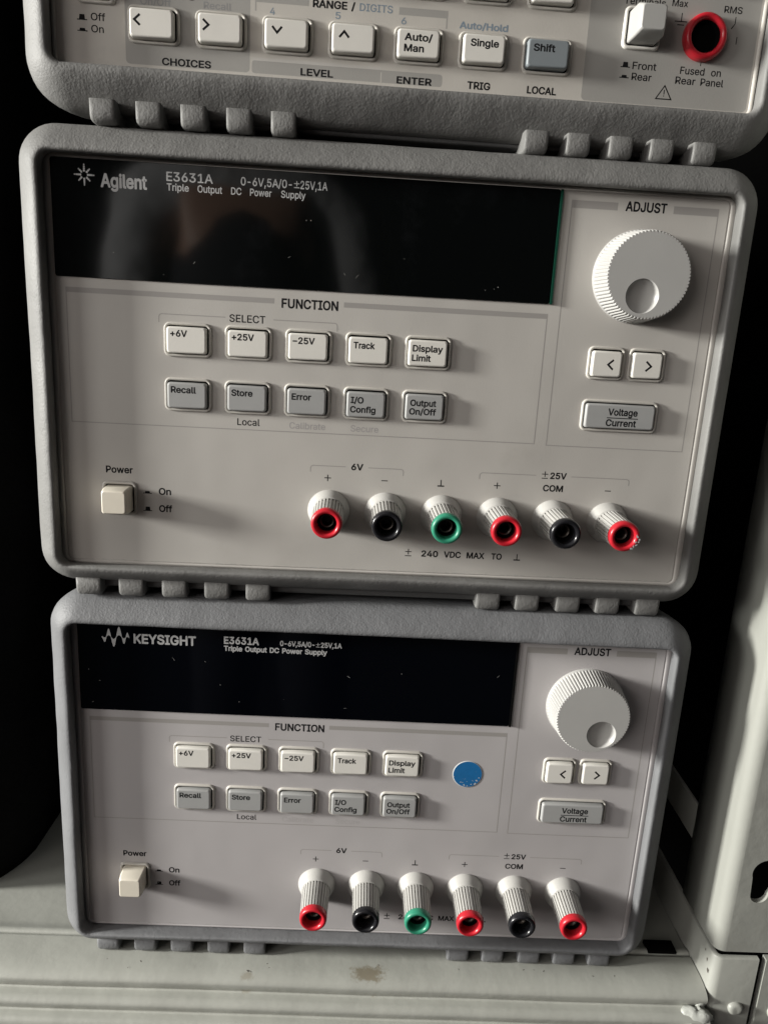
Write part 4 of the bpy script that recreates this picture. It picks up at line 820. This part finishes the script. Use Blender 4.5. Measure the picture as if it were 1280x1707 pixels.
J = {'pelvis': (0, 0, -300, 130, 95), 'belly': (0, 5, -120, 135, 95), 'chest': (0, 10, 120, 150, 100), 'collar': (0, 10, 260, 75, 65), 'neck': (0, 20, 330, 52), 'head1': (0, 45, 420, 78, 88), 'head2': (0, 45, 500, 72, 86)}
K = [('pelvis', 'belly'), ('belly', 'chest'), ('chest', 'collar'), ('collar', 'neck'), ('neck', 'head1'), ('head1', 'head2')]
for sx, n_ in ((-1, 'l'), (1, 'r')):
    J.update({'sh' + n_: (sx * 185, 5, 225, 62), 'el' + n_: (sx * 225, -10, -70, 46), 'wr' + n_: (sx * 215, 60, -315, 29), 'hip' + n_: (sx * 85, 0, -400, 95), 'kn' + n_: (sx * 95, 15, -790, 62), 'an' + n_: (sx * 100, -10, -1190, 42), 'to' + n_: (sx * 110, 120, -1225, 36),
              'pa' + n_: (sx * 212, 75, -375, 26, 18)})
    K += [('collar', 'sh' + n_), ('sh' + n_, 'el' + n_), ('el' + n_, 'wr' + n_), ('wr' + n_, 'pa' + n_), ('pelvis', 'hip' + n_), ('hip' + n_, 'kn' + n_), ('kn' + n_, 'an' + n_), ('an' + n_, 'to' + n_)]
    for f in range(4):
        ln = (78, 88, 82, 64)[f]; y0 = 75 + (24 - 16 * f)
        J['f%d%s1' % (f, n_)] = (sx * 210, y0, -410, 9.5); J['f%d%s2' % (f, n_)] = (sx * 204, y0 + 6, -410 - ln * .55, 9); J['f%d%s3' % (f, n_)] = (sx * 194, y0 + 8, -410 - ln, 8)
        K += [('pa' + n_, 'f%d%s1' % (f, n_)), ('f%d%s1' % (f, n_), 'f%d%s2' % (f, n_)), ('f%d%s2' % (f, n_), 'f%d%s3' % (f, n_))]
    J['t%s1' % n_] = (sx * 200, 112, -372, 11); J['t%s2' % n_] = (sx * 194, 126, -412, 9.5)
    K += [('wr' + n_, 't%s1' % n_), ('t%s1' % n_, 't%s2' % n_)]
per = skin_body("person", J, K, 'skin')
per.location = Vector((PX, PY, PZ)) * MM
per["label"] = "person in a grey sweater, seen mirrored in the dark glass"; per["category"] = "person"
def grow_part(name, keys, extra, mslot):
    jj = {k: tuple(J[k][:3]) + tuple(r + extra for r in J[k][3:]) for k in keys}
    return skin_body(name, jj, [(a, b) for a, b in K if a in jj and b in jj], mslot, per)
grow_part("sweater", ('collar', 'shl', 'ell', 'wrl', 'shr', 'elr', 'wrr'), 12, 'sleeve')
grow_part("vest", ('pelvis', 'belly', 'chest', 'collar'), 17, 'trousers')
grow_part("trousers", ('pelvis', 'hipl', 'knl', 'anl', 'hipr', 'knr', 'anr'), 10, 'trousers')
hb = MB()
hb.loft([[(0 + r * 84 * math.cos(a), 38 + r * 96 * math.sin(a) - 10, z) for a in [2 * math.pi * i / 32 for i in range(32)]] for (r, z) in ((1.0, 440), (1.05, 490), (.98, 540), (.75, 580), (.4, 600), (.1, 605))], 'hair', False, True)
hb.build("hair", per)
for sx in (-1, 1):
    fb = MB()
    fb.loft([[(sx * 32 + r * 13 * math.cos(a), 128 + d, 462 + r * 8 * math.sin(a)) for a in [2 * math.pi * i / 16 for i in range(16)]] for (r, d) in ((1, 0), (.8, 5), (.3, 8))], 'gap', False, True)
    fb.build("eye", per)
